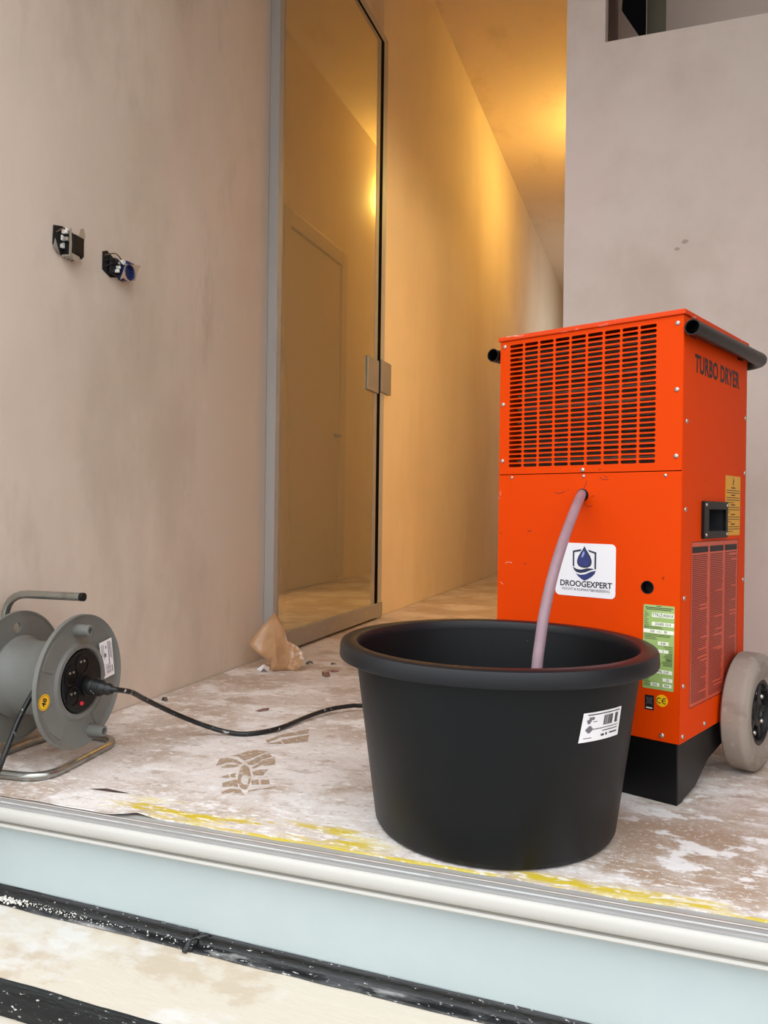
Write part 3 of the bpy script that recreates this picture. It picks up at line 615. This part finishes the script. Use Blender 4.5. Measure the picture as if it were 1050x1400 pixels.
# ------------------------------------------------------------------ cable reel
RR = .133; PSI = R(4.1)
RE = empty('cable_reel', (-1.093, 1.279, 0), PSI, label='grey plastic cable reel on bent steel tube stand beside left wall', category='cable reel')
AXM = T(0, 0, .17) @ Matrix.Rotation(R(90), 4, 'Y')                  # lathe z -> reel +x (towards camera right)
fp_ = [(.062, -.004), (.066, .004), (.074, .004), (.079, -.001), (.088, -.003), (.118, -.003), (.126, -.001), (.1305, .003), (.133, .003), (.133, -.006), (.126, -.006), (.1, -.008), (.062, -.008)]
ff = MB().lathe(fp_, 96, AXM, True).obj('front_flange', M['reel'], RE, 30)
def onf(u, z, d=0): return Vector((d, u, .17 + z))                  # point on the flange face
# raised fan-shaped fields
for a0, a1 in ((20, 62), (118, 160), (200, 242), (298, 340)):
    vs = []; n = 8
    for r_, d in ((.082, -.0035), (.0835, -.0012), (.117, -.0012), (.1185, -.0035)):
        for k in range(n + 1): a = R(a0 + (a1 - a0) * k / n); vs.append(onf(r_ * math.cos(a), r_ * math.sin(a), d))
    fs = [(j * (n + 1) + k, j * (n + 1) + k + 1, (j + 1) * (n + 1) + k + 1, (j + 1) * (n + 1) + k) for j in range(3) for k in range(n)]
    fs += [(0, n + 1, 2 * n + 2, 3 * n + 3), (n, 2 * n + 1, 3 * n + 2, 4 * n + 3)]
    MB().add(vs, fs).obj('raised_field', M['reel'], ff, 20)
for u, z in ((-.012, .104), (.036, -.108)):
    MB().lathe([(.0125, -.003), (.0112, .03), (.0102, .031), (.0066, .031), (.0066, .014), (0, .014)], 20, T(0, u, .17 + z) @ Matrix.Rotation(R(90), 4, 'Y')).obj('boss', M['reel'], ff, 40)
    MB().box(-.0025, .0025, -.0045, .0045, .0138, .0152, T(0, u, .17 + z) @ Matrix.Rotation(R(90), 4, 'Y')).obj('boss_slot', M['black'], ff)
rf = flat('rear_flange', [circle(0, 0, RR, 96), circle(-.006, .1, .0105, 20)], .006, T(-.15, 0, .17) @ SIDE, M['reel'], RE)
MB().lathe([(RR - .004, -.003), (RR + .0005, -.003), (RR + .0005, .004), (RR - .004, .004)], 72, T(-.15, 0, .17) @ Matrix.Rotation(R(90), 4, 'Y'), True).obj('flange_lip', M['reel'], rf, 40)
MB().lathe([(.082, -.147), (.084, -.14), (.078, -.132), (.0745, -.128), (.072, -.01), (.076, -.005)], 56, AXM).obj('drum', M['reel'], RE, 40)
sp = MB().lathe([(.0615, -.006), (.0615, .0035), (.059, .005), (.012, .0055), (0, .0055)], 48, AXM).obj('socket_plate', M['black'], RE, 30)
for u, z in ((-.003, .034), (-.036, .0175), (-.031, -.0245), (.014, -.012)):
    MB().lathe([(.0205, .005), (.0205, .0068), (.0188, .0074), (.0172, .0068), (.0172, .0058), (0, .0058)], 24, T(0, u, .17 + z) @ Matrix.Rotation(R(90), 4, 'Y')).obj('outlet', M['base'], sp, 40)
    if (u, z) != (.014, -.012):
        for s in (-1, 1): MB().lathe([(.0024, .0058), (.0024, .0075), (0, .008)], 8, T(0, u + s * .0055, .17 + z + .006) @ Matrix.Rotation(R(90), 4, 'Y')).obj('outlet_contact', M['screw'], sp, 40)
MB().lathe([(.0042, .005), (.0042, .008), (.003, .0092), (0, .0096)], 14, T(0, -.0045, .17 - .0435) @ Matrix.Rotation(R(90), 4, 'Y')).obj('reset_button', M['red'], RE, 40, label='small red reset button')
ns = flat('number_sticker', [circle(-.1035, .17 - .0195, .0155, 28)], .0005, T(-.0022, 0, 0) @ SIDE, M['yellow'], RE, label='round yellow sticker numbered 48')
flat('sticker_ring', [circle(-.1035, .17 - .0195, .0135, 28), circle(-.1035, .17 - .0195, .0128, 28)], .0003, T(-.0017, 0, 0) @ SIDE, M['ink'], ns)
text('printed_text', '48', .0165, T(-.0016, -.1035, .17 - .0195) @ SIDE @ Matrix.Rotation(R(68), 4, 'Z'), M['ink'], ns, .95, .0004)
LQ = [(.0548, .0664), (.0963, .0728), (.109, -.007), (.0693, -.011)]
rl = flat('reel_label', [[(a, .17 + b_) for a, b_ in LQ]], .0006, T(.0035, 0, 0) @ SIDE, M['sticker'], RE, label='white specification label with barcode')
def lq(u, v):
    a = Vector(LQ[3]).lerp(Vector(LQ[2]), u); b_ = Vector(LQ[0]).lerp(Vector(LQ[1]), u); return a.lerp(b_, v)
b = MB()
rws = [(.08 + .09 * k, .08 + .09 * k + .03, .5 + random.uniform(0, .1), .92) for k in range(3)] + [(.42, .5, .78, .86), (.62, .68, .35, .95), (.74, .8, .5, .95), (.86, .9, .45, .9), (.3, .44, .56, .66)]
rws += [(.34, .74, .1 + .03 * k, .1 + .03 * k + random.choice((.01, .018))) for k in range(9)] + [(.82, .88, .1, .28), (.12, .2, .06, .4)]
for u0, u1, v0, v1 in rws:
    b.add([(.0042, lq(u, v).x, .17 + lq(u, v).y) for u, v in ((u0, v0), (u1, v0), (u1, v1), (u0, v1))], [(0, 1, 2, 3)])
b.obj('fine_print', M['greyink'], rl, kind='stuff')
# steel tube stand: handle, rear upright, floor loop (world points turned into reel space)
inv = (T(-1.093, 1.279, 0) @ Matrix.Rotation(PSI, 4, 'Z')).inverted()
wp = lambda *p: inv @ Vector(p)
def arc_fill(pts, r):
    """polyline with rounded corners"""
    pts = [Vector(p) for p in pts]; out = [pts[0]]
    for i in range(1, len(pts) - 1):
        a = (pts[i - 1] - pts[i]).normalized(); c = (pts[i + 1] - pts[i]).normalized(); d = min(r, (pts[i - 1] - pts[i]).length * .48, (pts[i + 1] - pts[i]).length * .48)
        p0, p2 = pts[i] + a * d, pts[i] + c * d
        for k in range(7): t = k / 6; out.append((1 - t) ** 2 * p0 + 2 * t * (1 - t) * pts[i] + t * t * p2)
    out.append(pts[-1]); return out
path = [wp(-1.092, 1.276, .339), wp(-1.2725, 1.264, .339), wp(-1.2795, 1.264, .06), wp(-1.2795, 1.19, .0086), wp(-1.24, 1.158, .0086), wp(-1.083, 1.172, .0086), wp(-1.115, 1.432, .0086), wp(-1.262, 1.428, .0086), wp(-1.2785, 1.36, .0086), wp(-1.2785, 1.27, .0086)]
MB().tube(arc_fill(path, .055), .0083, 14).obj('tube_stand', M['steel'], RE, 60)
c0, c1 = wp(-1.0925, 1.276, .339), wp(-1.0845, 1.2765, .339)
MB().tube([c0, c1], .0086, 14).obj('end_cap', M['black'], RE, 40)
MB().tube([(-.19, 0, .17), (-.14, 0, .17)], .008, 12).obj('axle', M['steel'], RE, 40)
rc = bez([wp(-1.112, 1.232, .222), wp(-1.118, 1.209, .19), wp(-1.1363, 1.2, .1608), wp(-1.1437, 1.17, .1124), wp(-1.1365, 1.13, .0585), wp(-1.15, 1.12, .02), wp(-1.2, 1.125, .0052), wp(-1.285, 1.15, .0052)], 8)
MB().tube(rc, .0052, 10).obj('reel_cable', M['cable'], RE, 60)

# ------------------------------------------------------------------ power cord plugged into the reel
PC = empty('power_cord', (-1.07, 1.275, .16), 0, label='black dusty power cord lying across floor from reel to behind tub', category='power cord')
q0 = Vector((-1.07, 1.275, .16))
cw = [(-1.030, 1.291, .1565), (-1.018, 1.30, .154), (-1.012, 1.335, .142), (-1.0264, 1.4029, .11), (-1.0141, 1.4925, .06), (-.9712, 1.5447, .025), (-.9288, 1.5695, .0085), (-.8802, 1.5841, .0055), (-.8361, 1.6434, .007), (-.8122, 1.7529, .01), (-.7843, 1.8237, .014), (-.7438, 1.8719, .016), (-.7205, 1.8901, .014), (-.62, 1.95, .008), (-.5, 2.0, .0055), (-.36, 2.03, .0055), (-.22, 2.05, .0055), (-.12, 2.03, .0055)]
MB().tube([p - q0 for p in bez(cw, 8)], .0054, 12).obj('cord', M['cable'], PC, 60)
pa = Vector((-1.0845, 1.292, .1575)) - q0; pd = Vector((.985, .03, -.045)).normalized(); 
def pp(t): return pa + pd * t
MB().tube([pp(0), pp(.004), pp(.0045), pp(.012), pp(.014), pp(.03), pp(.044), pp(.046), pp(.052), pp(.058)], [.0195, .0195, .018, .018, .017, .0155, .0105, .0125, .0115, .0075], 18).obj('plug', M['cable'], PC, 40)
for k in range(3): MB().tube([pp(.0165 + k * .006), pp(.0195 + k * .006)], [.0186 - k * .0008, .018 - k * .0008], 14).obj('grip_ridge', M['cable'], PC, 40)

# ------------------------------------------------------------------ kraft paper scrap against the post
P = [(-1.2341, 2.207, .0866), (-1.1616, 2.2437, .1812), (-1.1496, 2.2497, .1694), (-1.1314, 2.259, .1291), (-1.1221, 2.2637, .0922), (-1.0952, 2.2773, .0818), (-1.0771, 2.2864, .0615), (-1.0738, 2.2881, .0379), (-1.0825, 2.2836, .0178), (-1.0912, 2.2793, .0012), (-1.124, 2.2627, .0012), (-1.1655, 2.2417, .0035), (-1.1717, 2.2386, .0291), (-1.1925, 2.228, .0461), (-1.2192, 2.2145, .0698), (-1.158, 2.2455, .1226), (-1.1544, 2.2473, .0724), (-1.1217, 2.2639, .0553), (-1.1154, 2.2671, .025), (-1.19, 2.229, .09), (-1.15, 2.25, .03)]
dep = {0: .03, 1: .055, 2: .055, 3: .04, 4: .03, 5: .0, 6: -.02, 7: -.02, 8: -.012, 9: -.0, 10: .012, 11: -.008, 12: -.0, 13: .008, 14: .02, 15: .018, 16: -.014, 17: .026, 18: .018, 19: .03, 20: -.012}
vd = Vector((-.447, .894, 0))
pts = [Vector(p) + vd * dep[i] for i, p in enumerate(P)]
fs = [(0, 19, 1), (19, 15, 1), (1, 15, 2), (2, 15, 3), (3, 15, 17), (3, 17, 4), (15, 16, 17), (19, 16, 15), (0, 14, 19), (14, 13, 19), (13, 16, 19), (13, 12, 16), (12, 20, 16), (12, 11, 20), (16, 20, 17), (20, 18, 17), (20, 11, 10), (20, 10, 18), (17, 5, 4), (17, 6, 5), (17, 7, 6), (17, 18, 7), (18, 8, 7), (18, 9, 8), (18, 10, 9)]
o = MB().add(pts, fs).obj('kraft_paper_scrap', M['kraft'], None, 50, label='crumpled brown paper scrap standing against foot of grey door post', category='paper')
sb = o.modifiers.new('sub', 'SUBSURF'); sb.levels = sb.render_levels = 1; sb.subdivision_type = 'SIMPLE'
so = o.modifiers.new('t', 'SOLIDIFY'); so.thickness = .0009; so.offset = 0
def crumple(name, x, y, sx, sy, h, mt, label, category='debris', rz=0, n=7, seed=1):
    rnd = random.Random(seed); vs = [(0, 0, h)]; 
    for k in range(n):
        a = 2 * PI * k / n; r_ = rnd.uniform(.55, 1.15); vs.append((sx * r_ * math.cos(a), sy * r_ * math.sin(a), rnd.uniform(0, h * 1.3) if k % 2 else 0.0004))
    fs = [(0, 1 + k, 1 + (k + 1) % n) for k in range(n)]
    me = MB().add(vs, fs).mesh(name, mt); o = link(name, me, None, None, label=label, category=category); o.location = (x, y, .0002); o.rotation_euler = (0, 0, rz)
    so = o.modifiers.new('t', 'SOLIDIFY'); so.thickness = .0008; so.offset = 1; return o
crumple('crumpled_bit', -1.19, 2.235, .022, .02, .022, M['whitebit'], 'small white crumpled bit under left corner of brown paper', 'paper', .3, 9, 3)
crumple('dry_leaf', -.9768, 2.2393, .016, .012, .012, M['leaf'], 'small dark brown dry leaf on floor left of black tub', 'leaf', .5, 8, 5)
crumple('reddish_flake', -.985, 2.315, .026, .008, .006, M['pinkflake'], 'thin reddish flake on floor just behind the dry leaf', 'debris', .4, 8, 8)
crumple('grey_flake', -1.03, 2.425, .014, .009, .006, M['greyflake'], 'small grey flake on floor before glazed door, farthest of the bits', 'debris', .4, 6, 9)
crumple('dark_flake', -1.105, 2.39, .02, .007, .012, M['greyflake'], 'pointed dark flake on floor touching right side of brown paper', 'debris', .9, 6, 12)
crumple('twisted_flake', -.9565, 1.7963, .022, .007, .006, M['leaf'], 'twisted brown flake on floor behind the middle of power cord', 'debris', .7, 9, 14)
crumple('dark_pebble', -1.25, 1.79, .009, .008, .01, M['greyflake'], 'small dark pebble on floor beside left wall behind the cord', 'debris', 0, 7, 15)
sl = MB().add([(-.985, 1.178, .0006), (-.93, 1.187, .0012), (-.898, 1.186, .0008), (-.928, 1.181, .0004), (-.95, 1.183, .0045)], [(0, 3, 2, 1), (0, 1, 4), (1, 2, 4), (2, 3, 4), (3, 0, 4)]).obj('dark_splinter', M['splinter'], label='thin dark splinter on floor right of reel stand', category='splinter')

# ------------------------------------------------------------------ two unfinished sockets in the left wall
def loc(Y, Z): return Matrix(((0, 0, 1, XL), (1, 0, 0, Y), (0, 1, 0, Z), (0, 0, 0, 1)))   # local x along wall, y up, z out of the wall
def jag(r, n, seed, k=.18):
    rnd = random.Random(seed); return [(r * (1 + rnd.uniform(-k, k)) * math.cos(2 * PI * i / n), r * (1 + rnd.uniform(-k, k)) * math.sin(2 * PI * i / n)) for i in range(n)]
def wall_socket(Y, Z, kind, label):
    e = empty('socket_mechanism', (0, 0, 0), 0, label=label, category='socket', group='unfinished wall sockets'); e.location = (XL, Y, Z)
    L3 = Matrix(((0, 0, 1, 0), (1, 0, 0, 0), (0, 1, 0, 0), (0, 0, 0, 1)))
    if kind == 0:
        flat('torn_opening_shade', [[(-.046, .034), (-.02, .04), (.012, .036), (.038, .02), (.03, -.022), (.012, -.03), (-.03, -.026), (-.048, -.008)]], .003, L3 @ T(0, 0, .0015), M['dark_void'], e)  # flat dark patch on the uncut wall; paints the shade of the torn hole
        MB().box(-.022, .022, -.025, .025, .002, .0255, L3).obj('core', M['black'], e, None, .002)
        for pl in ([(-.025, -.03), (-.019, -.034), (-.0165, .0), (-.019, .034), (-.024, .03), (-.0235, .0)], [(.006, .022), (.012, .042), (.02, .046), (.027, .03), (.022, .016)], [(-.019, -.022), (-.012, -.036), (.014, -.04), (.008, -.024)]):
            flat('mounting_plate', [pl], .0016, L3 @ T(0, 0, .0272), M['boxgrey'], e)
        flat('mounting_plate', [[(-.05, -.016), (-.03, -.03), (-.034, -.02), (-.046, .004)]], .0015, L3 @ T(0, 0, .006), M['boxgrey'], e)
        MB().box(-.013, .022, -.022, .022, .0255, .0295, L3).obj('socket_core', M['black'], e, None, .002)
        for y, t, z0, z1 in ((.026, .006, .008, .022), (-.006, .006, .004, .012), (.008, .003, .006, .01), (.014, .003, .006, .01)):
            MB().box(-.029, -.021, y - t, y + t, z0, z1, L3).obj('terminal', M['white'], e, None, .0012)
        MB().box(-.028, -.021, .003, .012, .014, .024, L3).obj('terminal', M['boxgrey'], e, None, .001)
        for a in (0, 1): MB().tube([L3 @ p for p in bez([(-.04, .02 - a * .03, .004), (-.03, .03 - a * .03, .018), (-.018, .02 - a * .016, .022)], 5)], .0016, 8).obj('wire', M['black'] if a else M['copper'], e, 60)
        for a in (0, 1, 2): MB().tube([L3 @ Vector(p) for p in ((-.02 + a * .012, -.028, .003), (-.016 + a * .012, -.026, .02))], .003, 6).obj('claw', M['boxgrey'], e)
    else:
        flat('torn_opening_shade', [[(-.05, .03), (-.036, .036), (-.008, .024), (.01, .016), (.0, -.02), (-.02, -.026), (-.05, -.014)]], .003, L3 @ T(0, 0, .0015), M['dark_void'], e)  # again a flat dark patch, hole shade put into its colour
        MB().box(-.035, -.004, -.02, .02, .002, .014, L3).obj('core', M['black'], e, None, .003)
        MB().lathe([(.021, .002), (.021, .03), (.018, .032), (.016, .03), (.015, .022), (0, .022)], 10, L3 @ T(.018, -.004, 0)).obj('socket_core', M['darkblue'], e, 30)
        flat('mounting_plate', [[(-.02, -.034), (-.012, -.018), (.002, .012), (.03, .018), (.062, .026), (.046, .002), (.04, -.02), (.016, -.03), (-.008, -.026)], circle(.018, -.006, .021, 12)], .0015, L3 @ T(0, 0, .03), M['boxgrey'], e)
        for x, y, s, t in ((.002, .016, .008, .006), (-.012, .0, .003, .004), (-.016, -.01, .003, .004)):
            MB().box(x - s, x + s, y - t, y + t, .012, .024, L3).obj('terminal', M['white'], e, None, .0015)
        for k in range(4): MB().box(.008 + k * .008, .012 + k * .008, .014, .022, .02, .029, L3).obj('ridge', M['darkblue'], e)
        for a in (0, 1, 2): MB().tube([L3 @ p for p in bez([(-.045, .022 - a * .014, .003), (-.025, .03 - a * .012, .02), (.0, .018 - a * .01, .022)], 5)], .0015, 8).obj('wire', M['copper'] if a == 0 else M['black'], e, 60)
wall_socket(1.459, 1.12, 0, 'unfinished wall socket with white terminals in torn plaster, upper left one')
wall_socket(1.628, 1.117, 1, 'unfinished wall socket with navy blue core and bent metal plate')

# ------------------------------------------------------------------ warm bulb in the corridor, hidden behind the facing wall
LB = empty('wall_lamp', (-.283, 6.2, 3.02), 0, label='bare warm bulb on right wall of corridor', category='lamp')
MB().tube([(-.0005, 0, 0), (-.03, 0, 0), (-.06, 0, .02), (-.06, 0, .05)], .015, 12).obj('lamp_holder', M['black'], LB, 40)
MB().lathe([(.012, 0), (.014, .012), (.028, .035), (.032, .055), (.026, .075), (.012, .086), (0, .088)], 20, T(-.06, 0, .05)).obj('bulb', M['bulb'], LB, 60)

# added fill lamp in a made-up room, unseen, brightens the lower corridor
GL = empty('added_fill_lamp', (.35, 3.28, 2.6), 0, label='round warm fill globe added out of view to brighten the corridor', category='lamp')
MB().tube([(0, 0, -.0005), (0, 0, -.4)], .003, 6).obj('flex', M['black'], GL)
MB().lathe([(.03, -.68), (.1, -.665), (.15, -.6), (.165, -.54), (.15, -.48), (.1, -.415), (.03, -.4)], 28).obj('globe', M['globe'], GL, 60)
